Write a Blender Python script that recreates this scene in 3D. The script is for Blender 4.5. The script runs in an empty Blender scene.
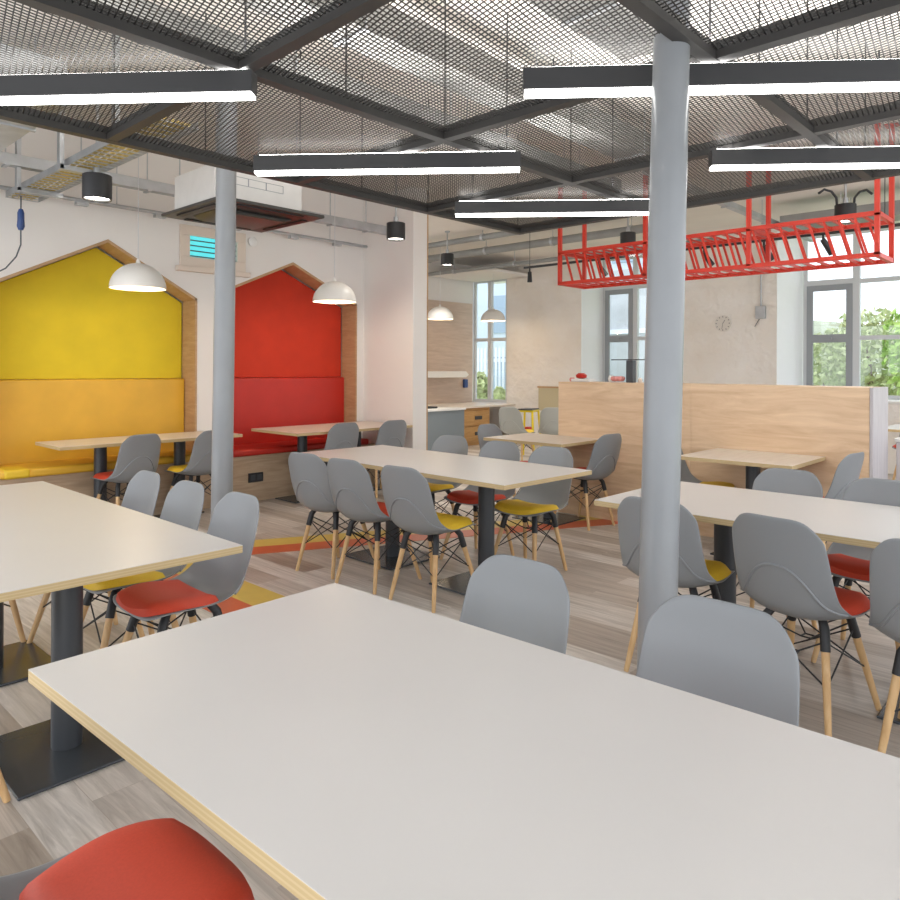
import bpy, math, random
from mathutils import Vector, Matrix
random.seed(7)
SC = bpy.context.scene
COL = SC.collection
PI = math.pi

# ------------------------------------------------------------------ materials
def newmat(name):
    m = bpy.data.materials.new(name); m.use_nodes = True
    nt = m.node_tree; b = nt.nodes['Principled BSDF']
    return m, nt, b
def pmat(name, col, rough=.5, metal=0, spec=.5, emis=None, es=0, coat=0, noise=0, nscale=20, bump=0, bscale=60, alpha=1):
    m, nt, b = newmat(name)
    b.inputs['Base Color'].default_value = (*col, 1)
    b.inputs['Roughness'].default_value = rough
    b.inputs['Metallic'].default_value = metal
    b.inputs['Specular IOR Level'].default_value = spec
    if coat: b.inputs['Coat Weight'].default_value = coat
    if emis:
        b.inputs['Emission Color'].default_value = (*emis, 1); b.inputs['Emission Strength'].default_value = es
    tc = nt.nodes.new('ShaderNodeTexCoord')
    if noise:
        n = nt.nodes.new('ShaderNodeTexNoise'); n.inputs['Scale'].default_value = nscale; n.inputs['Detail'].default_value = 5
        nt.links.new(tc.outputs['Object'], n.inputs['Vector'])
        r = nt.nodes.new('ShaderNodeValToRGB')
        r.color_ramp.elements[0].position = .3; r.color_ramp.elements[1].position = .7
        r.color_ramp.elements[0].color = (*[c*(1-noise) for c in col], 1)
        r.color_ramp.elements[1].color = (*[min(1, c*(1+noise)) for c in col], 1)
        nt.links.new(n.outputs['Fac'], r.inputs['Fac']); nt.links.new(r.outputs['Color'], b.inputs['Base Color'])
    if bump:
        n = nt.nodes.new('ShaderNodeTexNoise'); n.inputs['Scale'].default_value = bscale; n.inputs['Detail'].default_value = 6
        nt.links.new(tc.outputs['Object'], n.inputs['Vector'])
        bp = nt.nodes.new('ShaderNodeBump'); bp.inputs['Strength'].default_value = bump; bp.inputs['Distance'].default_value = .02
        nt.links.new(n.outputs['Fac'], bp.inputs['Height']); nt.links.new(bp.outputs['Normal'], b.inputs['Normal'])
    return m
def woodmat(name, c1, c2, scale=(1, 12, 12), rough=.5, knots=0, c3=None, nscale=2.0):
    """grain stretched along the axis that has the small scale"""
    m, nt, b = newmat(name)
    b.inputs['Roughness'].default_value = rough
    tc = nt.nodes.new('ShaderNodeTexCoord'); mp = nt.nodes.new('ShaderNodeMapping')
    mp.inputs['Scale'].default_value = scale
    nt.links.new(tc.outputs['Object'], mp.inputs['Vector'])
    n = nt.nodes.new('ShaderNodeTexNoise'); n.inputs['Scale'].default_value = nscale; n.inputs['Detail'].default_value = 9
    n.inputs['Roughness'].default_value = .62; n.inputs['Distortion'].default_value = .8
    nt.links.new(mp.outputs['Vector'], n.inputs['Vector'])
    r = nt.nodes.new('ShaderNodeValToRGB')
    r.color_ramp.elements[0].position = .32; r.color_ramp.elements[1].position = .68
    r.color_ramp.elements[0].color = (*c1, 1); r.color_ramp.elements[1].color = (*c2, 1)
    nt.links.new(n.outputs['Fac'], r.inputs['Fac'])
    out = r.outputs['Color']
    if knots:
        v = nt.nodes.new('ShaderNodeTexVoronoi'); v.inputs['Scale'].default_value = 1.0
        mp2 = nt.nodes.new('ShaderNodeMapping'); mp2.inputs['Scale'].default_value = tuple(.35*s if s > 2 else 1.1*s for s in scale)
        nt.links.new(tc.outputs['Object'], mp2.inputs['Vector']); nt.links.new(mp2.outputs['Vector'], v.inputs['Vector'])
        rr = nt.nodes.new('ShaderNodeValToRGB')
        rr.color_ramp.elements[0].position = .0; rr.color_ramp.elements[1].position = .16
        rr.color_ramp.elements[0].color = (knots, knots, knots, 1); rr.color_ramp.elements[1].color = (0, 0, 0, 1)
        nt.links.new(v.outputs['Distance'], rr.inputs['Fac'])
        mx = nt.nodes.new('ShaderNodeMix'); mx.data_type = 'RGBA'
        nt.links.new(rr.outputs['Color'], mx.inputs['Factor']); nt.links.new(out, mx.inputs['A'])
        mx.inputs['B'].default_value = (*(c3 or [c*.55 for c in c1]), 1)
        out = mx.outputs['Result']
    nt.links.new(out, b.inputs['Base Color'])
    return m
def emat(name, col, s):
    m = bpy.data.materials.new(name); m.use_nodes = True; nt = m.node_tree
    nt.nodes.clear(); o = nt.nodes.new('ShaderNodeOutputMaterial'); e = nt.nodes.new('ShaderNodeEmission')
    e.inputs['Color'].default_value = (*col, 1); e.inputs['Strength'].default_value = s
    nt.links.new(e.outputs[0], o.inputs[0]); return m
def floormat():
    m, nt, b = newmat('plank_vinyl')
    L = nt.links.new
    tc = nt.nodes.new('ShaderNodeTexCoord')
    mp = nt.nodes.new('ShaderNodeMapping'); mp.inputs['Rotation'].default_value = (0, 0, PI/2)
    L(tc.outputs['Object'], mp.inputs['Vector'])
    br = nt.nodes.new('ShaderNodeTexBrick')
    br.offset = .37; br.inputs['Scale'].default_value = 1
    br.inputs['Brick Width'].default_value = 1.2; br.inputs['Row Height'].default_value = .18
    br.inputs['Mortar Size'].default_value = .0012; br.inputs['Mortar Smooth'].default_value = .1
    br.inputs['Color1'].default_value = (0, 0, 0, 1); br.inputs['Color2'].default_value = (1, 1, 1, 1)
    br.inputs['Mortar'].default_value = (.4, .4, .4, 1)
    L(mp.outputs['Vector'], br.inputs['Vector'])
    ramp = nt.nodes.new('ShaderNodeValToRGB'); cr = ramp.color_ramp; cr.interpolation = 'LINEAR'
    cols = [(0, (.33, .275, .225)), (.25, (.50, .44, .385)), (.5, (.42, .365, .315)), (.75, (.66, .62, .575)), (1, (.58, .53, .48))]
    cr.elements[0].position = 0; cr.elements[0].color = (*cols[0][1], 1)
    cr.elements[1].position = 1; cr.elements[1].color = (*cols[-1][1], 1)
    for p, c in cols[1:-1]:
        e = cr.elements.new(p); e.color = (*c, 1)
    L(br.outputs['Color'], ramp.inputs['Fac'])
    # grain
    mp2 = nt.nodes.new('ShaderNodeMapping'); mp2.inputs['Scale'].default_value = (26, 1.6, 1)
    L(tc.outputs['Object'], mp2.inputs['Vector'])
    addv = nt.nodes.new('ShaderNodeVectorMath'); addv.operation = 'ADD'
    sc = nt.nodes.new('ShaderNodeVectorMath'); sc.operation = 'SCALE'; sc.inputs['Scale'].default_value = 17
    L(br.outputs['Color'], sc.inputs[0]); L(mp2.outputs['Vector'], addv.inputs[0]); L(sc.outputs['Vector'], addv.inputs[1])
    n = nt.nodes.new('ShaderNodeTexNoise'); n.inputs['Scale'].default_value = 1; n.inputs['Detail'].default_value = 8
    n.inputs['Roughness'].default_value = .65; n.inputs['Distortion'].default_value = 1.2
    L(addv.outputs['Vector'], n.inputs['Vector'])
    r2 = nt.nodes.new('ShaderNodeValToRGB'); r2.color_ramp.elements[0].position = .28; r2.color_ramp.elements[1].position = .72
    r2.color_ramp.elements[0].color = (.62, .60, .58, 1); r2.color_ramp.elements[1].color = (1.22, 1.22, 1.22, 1)
    L(n.outputs['Fac'], r2.inputs['Fac'])
    mx = nt.nodes.new('ShaderNodeMix'); mx.data_type = 'RGBA'; mx.blend_type = 'MULTIPLY'; mx.inputs['Factor'].default_value = 1
    L(ramp.outputs['Color'], mx.inputs['A']); L(r2.outputs['Color'], mx.inputs['B'])
    L(mx.outputs['Result'], b.inputs['Base Color'])
    b.inputs['Roughness'].default_value = .36
    b.inputs['Specular IOR Level'].default_value = .55
    return m
def stonemat():
    m, nt, b = newmat('painted_stone'); L = nt.links.new
    tc = nt.nodes.new('ShaderNodeTexCoord')
    n = nt.nodes.new('ShaderNodeTexNoise'); n.inputs['Scale'].default_value = 1.3; n.inputs['Detail'].default_value = 6
    L(tc.outputs['Object'], n.inputs['Vector'])
    r = nt.nodes.new('ShaderNodeValToRGB'); r.color_ramp.elements[0].position = .3; r.color_ramp.elements[1].position = .75
    r.color_ramp.elements[0].color = (.80, .745, .67, 1); r.color_ramp.elements[1].color = (.88, .86, .83, 1)
    L(n.outputs['Fac'], r.inputs['Fac']); L(r.outputs['Color'], b.inputs['Base Color'])
    v = nt.nodes.new('ShaderNodeTexVoronoi'); v.inputs['Scale'].default_value = 4; v.feature = 'SMOOTH_F1'
    mp = nt.nodes.new('ShaderNodeMapping'); mp.inputs['Scale'].default_value = (1, .6, 1.2); L(tc.outputs['Object'], mp.inputs['Vector'])
    L(mp.outputs['Vector'], v.inputs['Vector'])
    n2 = nt.nodes.new('ShaderNodeTexNoise'); n2.inputs['Scale'].default_value = 9; n2.inputs['Detail'].default_value = 8
    L(tc.outputs['Object'], n2.inputs['Vector'])
    a = nt.nodes.new('ShaderNodeMath'); a.operation = 'ADD'; L(v.outputs['Distance'], a.inputs[0]); L(n2.outputs['Fac'], a.inputs[1])
    bp = nt.nodes.new('ShaderNodeBump'); bp.inputs['Strength'].default_value = .55; bp.inputs['Distance'].default_value = .06
    L(a.outputs[0], bp.inputs['Height']); L(bp.outputs['Normal'], b.inputs['Normal'])
    b.inputs['Roughness'].default_value = .8
    return m
def plymat():
    m, nt, b = newmat('birch_ply_edge'); L = nt.links.new
    tc = nt.nodes.new('ShaderNodeTexCoord'); sp = nt.nodes.new('ShaderNodeSeparateXYZ'); L(tc.outputs['Object'], sp.inputs[0])
    mu = nt.nodes.new('ShaderNodeMath'); mu.operation = 'MULTIPLY'; mu.inputs[1].default_value = 700; L(sp.outputs['Z'], mu.inputs[0])
    si = nt.nodes.new('ShaderNodeMath'); si.operation = 'SINE'; L(mu.outputs[0], si.inputs[0])
    r = nt.nodes.new('ShaderNodeValToRGB'); r.color_ramp.elements[0].position = 0; r.color_ramp.elements[1].position = .6
    r.color_ramp.elements[0].color = (.50, .37, .19, 1); r.color_ramp.elements[1].color = (.56, .43, .24, 1)
    L(si.outputs[0], r.inputs['Fac']); L(r.outputs['Color'], b.inputs['Base Color']); b.inputs['Roughness'].default_value = .6
    return m
def glassmat():
    m = bpy.data.materials.new('window_glass'); m.use_nodes = True; nt = m.node_tree
    nt.nodes.clear(); o = nt.nodes.new('ShaderNodeOutputMaterial')
    t = nt.nodes.new('ShaderNodeBsdfTransparent'); t.inputs['Color'].default_value = (.96, .98, 1, 1)
    g = nt.nodes.new('ShaderNodeBsdfGlossy'); g.inputs['Roughness'].default_value = .02
    mx = nt.nodes.new('ShaderNodeMixShader'); mx.inputs[0].default_value = .06
    nt.links.new(t.outputs[0], mx.inputs[1]); nt.links.new(g.outputs[0], mx.inputs[2]); nt.links.new(mx.outputs[0], o.inputs[0])
    return m

M = dict(
 reveal=pmat('white_rough_paint', (.86, .87, .88), .7, bump=.6, bscale=6), ductshade=pmat('shaded_duct', (.22, .22, .21), .5, metal=.3, noise=.2, nscale=4),  # duct colour darkened to stand for the shadow above the mesh
 floor=floormat(), stone=stonemat(), ply=plymat(), glass=glassmat(),
 white=pmat('white_wall_paint', (.80, .77, .74), .75, noise=.015, nscale=2),
 ceil=pmat('ceiling_paint', (.80, .76, .71), .9, noise=.05, nscale=1.5),
 lam=pmat('white_laminate', (.60, .572, .545), .33, spec=.5, noise=.012, nscale=3),
 lamwood=woodmat('pale_maple_laminate', (.66, .58, .49), (.76, .69, .60), (1.2, 14, 14), .35),
 shell=pmat('grey_plastic', (.24, .253, .266), .36, spec=.5),
 shell2=pmat('pale_green_grey_plastic', (.42, .44, .41), .4),
 red=pmat('red_upholstery', (.60, .062, .028), .62, noise=.05, nscale=200),
 yel=pmat('yellow_upholstery', (.76, .50, .030), .62, noise=.05, nscale=200),
 redpanel=pmat('red_fabric_panel', (.58, .035, .010), .8, noise=.06, nscale=5),
 yelpanel=pmat('yellow_fabric_panel', (.74, .56, .02), .8, noise=.05, nscale=4),
 redleather=pmat('red_vinyl_leather', (.50, .022, .012), .42, noise=.06, nscale=4),
 yelleather=pmat('amber_vinyl_leather', (.74, .42, .035), .42, noise=.06, nscale=4),
 yelend=pmat('bright_yellow_vinyl', (.78, .52, .03), .45, noise=.03, nscale=8),
 leg=woodmat('beech', (.56, .33, .14), (.70, .47, .24), (14, 14, 1.5), .45),
 black=pmat('black_powder_coat', (.018, .018, .02), .45),
 dark=pmat('charcoal_powder_coat', (.045, .050, .058), .38, spec=.5),
 plate=pmat('charcoal_base_plate', (.045, .052, .06), .25, spec=.6),
 mesh=pmat('dark_mesh_steel', (.055, .054, .052), .5, metal=.3),
 bar=pmat('dark_grey_bar', (.042, .040, .039), .5),
 fix=pmat('fixture_housing', (.052, .052, .054), .45),
 col=pmat('grey_column_paint', (.29, .305, .32), .28, noise=.06, nscale=3, bump=.08, bscale=14),
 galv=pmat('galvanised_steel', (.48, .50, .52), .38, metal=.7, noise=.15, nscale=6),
 pipe=pmat('grey_pipe', (.28, .29, .28), .5, noise=.1, nscale=5),
 acw=pmat('galvanised_white_casing', (.74, .73, .71), .5, noise=.03, nscale=10),
 acd=pmat('dark_fascia', (.05, .048, .045), .35),
 oak=woodmat('oak_lining', (.42, .25, .12), (.54, .35, .19), (2, 2, 14), .5),
 plinth=woodmat('oak_plinth', (.36, .25, .16), (.50, .37, .25), (1.2, 12, 12), .45, knots=.5),
 part=woodmat('blond_oak_panel', (.63, .42, .25), (.82, .61, .41), (10, .9, 7), .45, knots=.6, c3=(.42, .25, .12)),
 greywood=woodmat('grey_wood_laminate', (.46, .43, .45), (.56, .53, .54), (14, 14, 1.2), .5),
 kwood=woodmat('pinkish_oak_panel', (.50, .38, .30), (.62, .49, .40), (1.0, 14, 10), .5),
 kdrawer=woodmat('amber_oak', (.42, .22, .07), (.55, .32, .12), (1.5, 14, 12), .5),
 greypanel=pmat('blue_grey_panel', (.20, .24, .27), .5),
 rack=pmat('red_powder_coat', (.66, .040, .018), .4),
 ledw=emat('led_diffuser', (1, .99, .96), 9),
 ledup=emat('led_uplight', (1, .98, .95), 14),
 bulb=emat('warm_lamp', (1, .86, .66), 14),
 spotg=emat('downlight_glow', (1, .93, .82), 10),
 shade=pmat('white_enamel', (.80, .78, .74), .35),
 shadein=pmat('white_enamel_inside', (.85, .74, .60), .5),
 framel=pmat('pale_grey_frame', (.62, .64, .66), .45),
 framed=pmat('mid_grey_casement', (.30, .32, .34), .45),
 cream=pmat('cream_painted_wood', (.72, .62, .53), .6),
 cyan=pmat('blue_lit_glass', (.10, .55, .60), .2, emis=(.10, .75, .80), es=.55),
 slatw=pmat('pale_slat', (.70, .82, .82), .4),
 blue=pmat('blue_plastic', (.03, .07, .22), .4),
 cable=pmat('grey_cable', (.10, .11, .12), .5),
 ycable=pmat('yellow_cable_bundle', (.55, .42, .12), .6, noise=.3, nscale=30),
 syel=pmat('yellow_floor_vinyl', (.62, .45, .10), .4, noise=.04, nscale=9),
 sred=pmat('orange_floor_vinyl', (.56, .12, .045), .4, noise=.04, nscale=9),
 grass=pmat('grass', (.30, .42, .16), .9, noise=.3, nscale=2),
 leaf=pmat('leaves', (.34, .50, .13), .8, noise=.35, nscale=6),
 leafp=pmat('pale_leaves', (.50, .56, .30), .8, noise=.25, nscale=6),
 bark=pmat('bark', (.18, .13, .09), .9),
 hill=pmat('hillside_grass', (.30, .34, .24), .95, noise=.2, nscale=.8),
 bldg=pmat('pale_render', (.56, .64, .74), .8, noise=.05, nscale=2), bldg2=pmat('grey_render', (.42, .45, .48), .8, noise=.12, nscale=1.5),
 bwin=pmat('bluish_pane', (.30, .40, .52), .2),
 fence=pmat('white_fence_paint', (.66, .72, .80), .6),
 tyel=pmat('yellow_tube', (.80, .62, .02), .4),
 clockw=pmat('clock_face', (.70, .66, .60), .5),
 clockd=pmat('clock_marks', (.22, .21, .20), .5),
 pink=pmat('pink_paper', (.75, .30, .28), .7), whitep=pmat('white_plastic', (.80, .80, .78), .4),
 khaki=pmat('khaki_board', (.52, .46, .30), .7),
)

# ------------------------------------------------------------------ mesh builder
class MB:
    def __init__(s): s.v = []; s.f = []; s.mi = []; s.cur = 0
    def add(s, vs, fs):
        o = len(s.v); s.v += [tuple(v) for v in vs]
        for f in fs: s.f.append([i+o for i in f]); s.mi.append(s.cur)
        return s
    def box(s, x0, x1, y0, y1, z0, z1):
        vs = [(x, y, z) for z in (z0, z1) for y in (y0, y1) for x in (x0, x1)]
        return s.add(vs, [(0, 2, 3, 1), (4, 5, 7, 6), (0, 1, 5, 4), (2, 6, 7, 3), (0, 4, 6, 2), (1, 3, 7, 5)])
    def bar(s, a, b, w, h, up=(0, 0, 1)):
        a = Vector(a); b = Vector(b); d = (b-a).normalized(); u = Vector(up)
        if abs(d.dot(u)) > .98: u = Vector((1, 0, 0))
        r = d.cross(u).normalized(); u = r.cross(d).normalized()
        vs = [p + r*(sx*w/2) + u*(sz*h/2) for p in (a, b) for sx, sz in ((-1, -1), (1, -1), (1, 1), (-1, 1))]
        return s.add(vs, [(0, 1, 2, 3), (7, 6, 5, 4), (0, 4, 5, 1), (1, 5, 6, 2), (2, 6, 7, 3), (3, 7, 4, 0)])
    def tube(s, pts, r, n=8, cap=True):
        pts = [Vector(p) for p in pts]; rs = r if isinstance(r, (list, tuple)) else [r]*len(pts)
        rings = []; up = None
        for i, p in enumerate(pts):
            d = (pts[min(i+1, len(pts)-1)] - pts[max(i-1, 0)]).normalized()
            if up is None:
                up = Vector((0, 0, 1)) if abs(d.z) < .9 else Vector((1, 0, 0))
            a = d.cross(up).normalized(); c = a.cross(d).normalized(); up = c
            rings.append([p + (a*math.cos(2*PI*k/n) + c*math.sin(2*PI*k/n))*rs[i] for k in range(n)])
        vs = [v for rg in rings for v in rg]; fs = []
        for i in range(len(pts)-1):
            for k in range(n):
                fs.append((i*n+k, i*n+(k+1) % n, (i+1)*n+(k+1) % n, (i+1)*n+k))
        if cap:
            fs.append(tuple(range(n))[::-1]); fs.append(tuple(range((len(pts)-1)*n, len(pts)*n)))
        return s.add(vs, fs)
    def lathe(s, prof, c=(0, 0, 0), n=24, cap=True):
        vs = []; fs = []
        for r, z in prof:
            for k in range(n): vs.append((c[0]+r*math.cos(2*PI*k/n), c[1]+r*math.sin(2*PI*k/n), c[2]+z))
        for i in range(len(prof)-1):
            for k in range(n): fs.append((i*n+k, i*n+(k+1) % n, (i+1)*n+(k+1) % n, (i+1)*n+k))
        if cap:
            fs.append(tuple(range(n))[::-1]); fs.append(tuple(range((len(prof)-1)*n, len(prof)*n)))
        return s.add(vs, fs)
    def prism(s, poly, axis, a, b):
        """poly: 2D points; axis: extruded axis ('x','y','z')"""
        def P(p, t):
            return {'x': (t, p[0], p[1]), 'y': (p[0], t, p[1]), 'z': (p[0], p[1], t)}[axis]
        n = len(poly); vs = [P(p, a) for p in poly] + [P(p, b) for p in poly]
        fs = [tuple(range(n))[::-1], tuple(range(n, 2*n))] + [(k, (k+1) % n, n+(k+1) % n, n+k) for k in range(n)]
        return s.add(vs, fs)
    def grid(s, fn, nu, nv, closed=False):
        vs = [fn(i/nu, j/nv) for i in range(nu+1) for j in range(nv+1)]
        fs = [(i*(nv+1)+j, i*(nv+1)+j+1, (i+1)*(nv+1)+j+1, (i+1)*(nv+1)+j) for i in range(nu) for j in range(nv)]
        return s.add(vs, fs)
    def build(s, name, mats, parent=None, bevel=0, smooth=False, loc=None, subsurf=0, solid=0):
        me = bpy.data.meshes.new(name); me.from_pydata(s.v, [], s.f)
        if not isinstance(mats, (list, tuple)): mats = [mats]
        for m in mats: me.materials.append(m)
        for i, p in enumerate(me.polygons): p.material_index = s.mi[i]
        import bmesh
        bm = bmesh.new(); bm.from_mesh(me); bmesh.ops.recalc_face_normals(bm, faces=bm.faces)
        if smooth:
            for f in bm.faces: f.smooth = True
            for e in bm.edges:
                if len(e.link_faces) == 2 and e.calc_face_angle(0) > math.radians(40): e.smooth = False
        bm.to_mesh(me); bm.free()
        o = bpy.data.objects.new(name, me); COL.objects.link(o)
        if parent: o.parent = parent
        if loc: o.location = loc
        if solid:
            md = o.modifiers.new('s', 'SOLIDIFY'); md.thickness = solid; md.offset = 0
        if subsurf:
            md = o.modifiers.new('ss', 'SUBSURF'); md.levels = subsurf; md.render_levels = subsurf
        if bevel:
            md = o.modifiers.new('b', 'BEVEL'); md.width = bevel; md.segments = 2; md.limit_method = 'ANGLE'
        return o

def tag(o, label=None, cat=None, group=None, kind=None):
    if label: o['label'] = label
    if cat: o['category'] = cat
    if group: o['group'] = group
    if kind: o['kind'] = kind
    return o
def empty(name, loc=(0, 0, 0), rz=0, label=None, cat=None, group=None):
    o = bpy.data.objects.new(name, None); COL.objects.link(o); o.empty_display_size = .1
    o.location = loc; o.rotation_euler = (0, 0, rz)
    return tag(o, label, cat, group)
def struct(o, label=None):
    o['kind'] = 'structure'
    if label: o['label'] = label
    return o
def copy_tree(o, parent=None, cache=None):
    c = o.copy(); COL.objects.link(c)
    if parent: c.parent = parent
    for ch in list(o.children): copy_tree(ch, c)
    return c

# ------------------------------------------------------------------ room shell
# x runs along the house-shaped nooks, y towards the kitchen corner; camera stands at the origin
HW = 6.80      # face of the nook wall
WX = 11.0      # inner face of the stone window wall
CZ = 3.45
b = MB(); b.box(-2.5, 12.0, -2.5, 10.0, -.12, 0)
struct(b.build('floor', M['floor']))
b = MB(); b.box(-.6, 12.0, -1.2, 10.0, CZ, CZ+.15)
struct(b.build('ceiling', M['ceil']))

YN = dict(l=1.72, r=3.54, p=2.67, ze=2.07, zp=2.55)
RN = dict(l=3.76, r=5.60, p=4.68, ze=2.15, zp=2.56)
b = MB(); y0, y1 = HW, HW+.42
b.box(-.6, YN['l'], y0, y1, 0, CZ)
b.box(YN['r'], RN['l'], y0, y1, 0, CZ)
b.box(RN['r'], 5.70, y0, y1, 0, CZ)
for N in (YN, RN):
    for e in ('l', 'r'):
        b.prism([(N[e], N['ze']), (N['p'], N['zp']), (N['p'], CZ), (N[e], CZ)], 'y', y0, y1)
    b.box(N['l'], N['r'], y0+.36, y1, 0, N['zp'])
wl = struct(b.build('wall_left', M['white']))
b = MB(); b.box(5.70, 5.92, 5.92, HW+.42, 0, CZ)
struct(b.build('wall_pier', M['white'], bevel=.004))
b = MB(); b.box(5.92, 5.945, 5.925, HW+.42, 0, CZ)
struct(b.build('trim_1', M['oak']))
b = MB(); b.box(5.9, 11.04, 9.7, 10.0, 0, CZ)
struct(b.build('wall_back', M['white']))

# nook linings
def lining(N, name):
    b = MB(); t = .022; ya, yb = HW-.006, HW+.26
    b.box(N['r']-t, N['r'], ya, yb, .45, N['ze'])
    b.box(N['l'], N['l']+t, ya, yb, .45, N['ze'])
    for e, sg in (('l', 1), ('r', -1)):
        b.prism([(N[e], N['ze']), (N['p'], N['zp']), (N['p'], N['zp']-t*1.3), (N[e]+sg*t*0, N['ze']-t*1.3)], 'y', ya, yb)
    return struct(b.build(name, M['oak']))
lining(YN, 'trim_2'); lining(RN, 'trim_3')

# upholstered benches in the nooks
def nook(N, panel, leather, colour, endc=None):
    t = .024
    p = MB(); x0, x1 = N['l']+t, N['r']-t
    p.prism([(x0, 1.27), (x1, 1.27), (x1, N['ze']-.03), (N['p'], N['zp']-.045), (x0, N['ze']-.03)], 'y', HW+.27, HW+.30)
    o = p.build('wall_panel', M[panel], bevel=.004)
    tag(o, 'flat %s fabric back panel with a pointed top filling the %s house-shaped nook' % (colour, colour), 'wall panel')
    r = empty('bench', ((x0+x1)/2, HW-.1, 0), 0, 'built-in bench with %s upholstered back and seat on a wooden plinth' % colour, 'bench')
    cx, cy = r.location.x, r.location.y
    a = MB(); a.box(x0-cx, x1-cx, HW+.20-cy, HW+.30-cy, .50, 1.268)
    a.build('backrest', M[leather], r, bevel=.015, smooth=True)
    sx0 = x0
    a = MB(); a.box(sx0-cx, x1-cx, HW-.27-cy, HW+.20-cy, .475, .545)
    a.build('seat_cushion', M[leather], r, bevel=.022, smooth=True)
    a = MB(); a.box(N['l']-.10-cx, N['r']+.10-cx, HW-.24-cy, HW-.001-cy, 0, .473)
    pl = a.build('plinth', M['plinth'], r, bevel=.002)
    return r
by = nook(YN, 'yelpanel', 'yelleather', 'yellow')
e = MB(); cx, cy = by.location.x, by.location.y
e.box(1.765-cx, 1.955-cx, HW-.283-cy, HW-.02-cy, .476, .55)
o = e.build('end_cushion', M['yelend'], by, bevel=.02, smooth=True); o['label'] = 'brighter yellow end block of the seat'
brd = nook(RN, 'redpanel', 'redleather', 'red')
e = MB(); cx, cy = brd.location.x, brd.location.y
e.box(3.98-cx, 4.15-cx, HW-.252-cy, HW-.238-cy, .20, .295)
so = e.build('socket_plate', M['black'], brd, bevel=.003)
e = MB()
for k in range(2): e.box(4.0+.075*k-cx, 4.055+.075*k-cx, HW-.256-cy, HW-.250-cy, .22, .275)
e.build('socket_outlet', M['dark'], so)

# louvred window high on the nook wall
w = empty('window_1', (3.71, HW, 2.36)); struct(w)
def fr(b, x0, x1, z0, z1, t, ya, yb, ):
    b.box(x0, x1, ya, yb, z1-t, z1); b.box(x0, x1, ya, yb, z0, z0+t); b.box(x0, x0+t, ya, yb, z0+t, z1-t); b.box(x1-t, x1, ya, yb, z0+t, z1-t)
b = MB(); fr(b, -.36, .36, .02, .43, .10, -.03, -.001); b.build('window_frame', M['cream'], w, bevel=.004)
b = MB(); b.box(-.40, .40, -.06, -.001, -.03, .02); b.build('window_sill', M['cream'], w, bevel=.004)
b = MB(); b.box(-.25, .25, -.008, -.001, .085, .33); b.build('window_glass', M['cyan'], w)
b = MB()
for k in range(4): b.box(-.25, .25, -.022, -.010, .125+k*.052, .135+k*.052)
b.build('louvre', M['dark'], w)
b = MB()
b.lathe([(.05, 0), (.055, .02), (.03, .035)], n=20)
o = b.build('wall_alarm', M['whitep'], smooth=True); o.location = (4.16, HW-.001, 2.72); o.rotation_euler = (PI/2, 0, 0)
tag(o, 'small round white alarm disc on the wall right of the louvred window', 'alarm')

# stone window wall with splayed openings
b = MB(); T = 11.75
def wallseg(y0, y1, z0, z1): b.box(WX, T, y0, y1, z0, z1)
ops = [(-1.2, 3.74, .93, 3.40), (5.30, 7.10, .93, 3.40), (8.80, 9.70, .67, 3.15)]
yy = -2.4
prev = -2.4
for (a0, a1, z0, z1) in ops:
    wallseg(prev, a0, 0, CZ); wallseg(a0, a1, 0, z0); wallseg(a0, a1, z1, CZ); prev = a1
wr = struct(b.build('wall_right', M['stone']))
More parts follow.
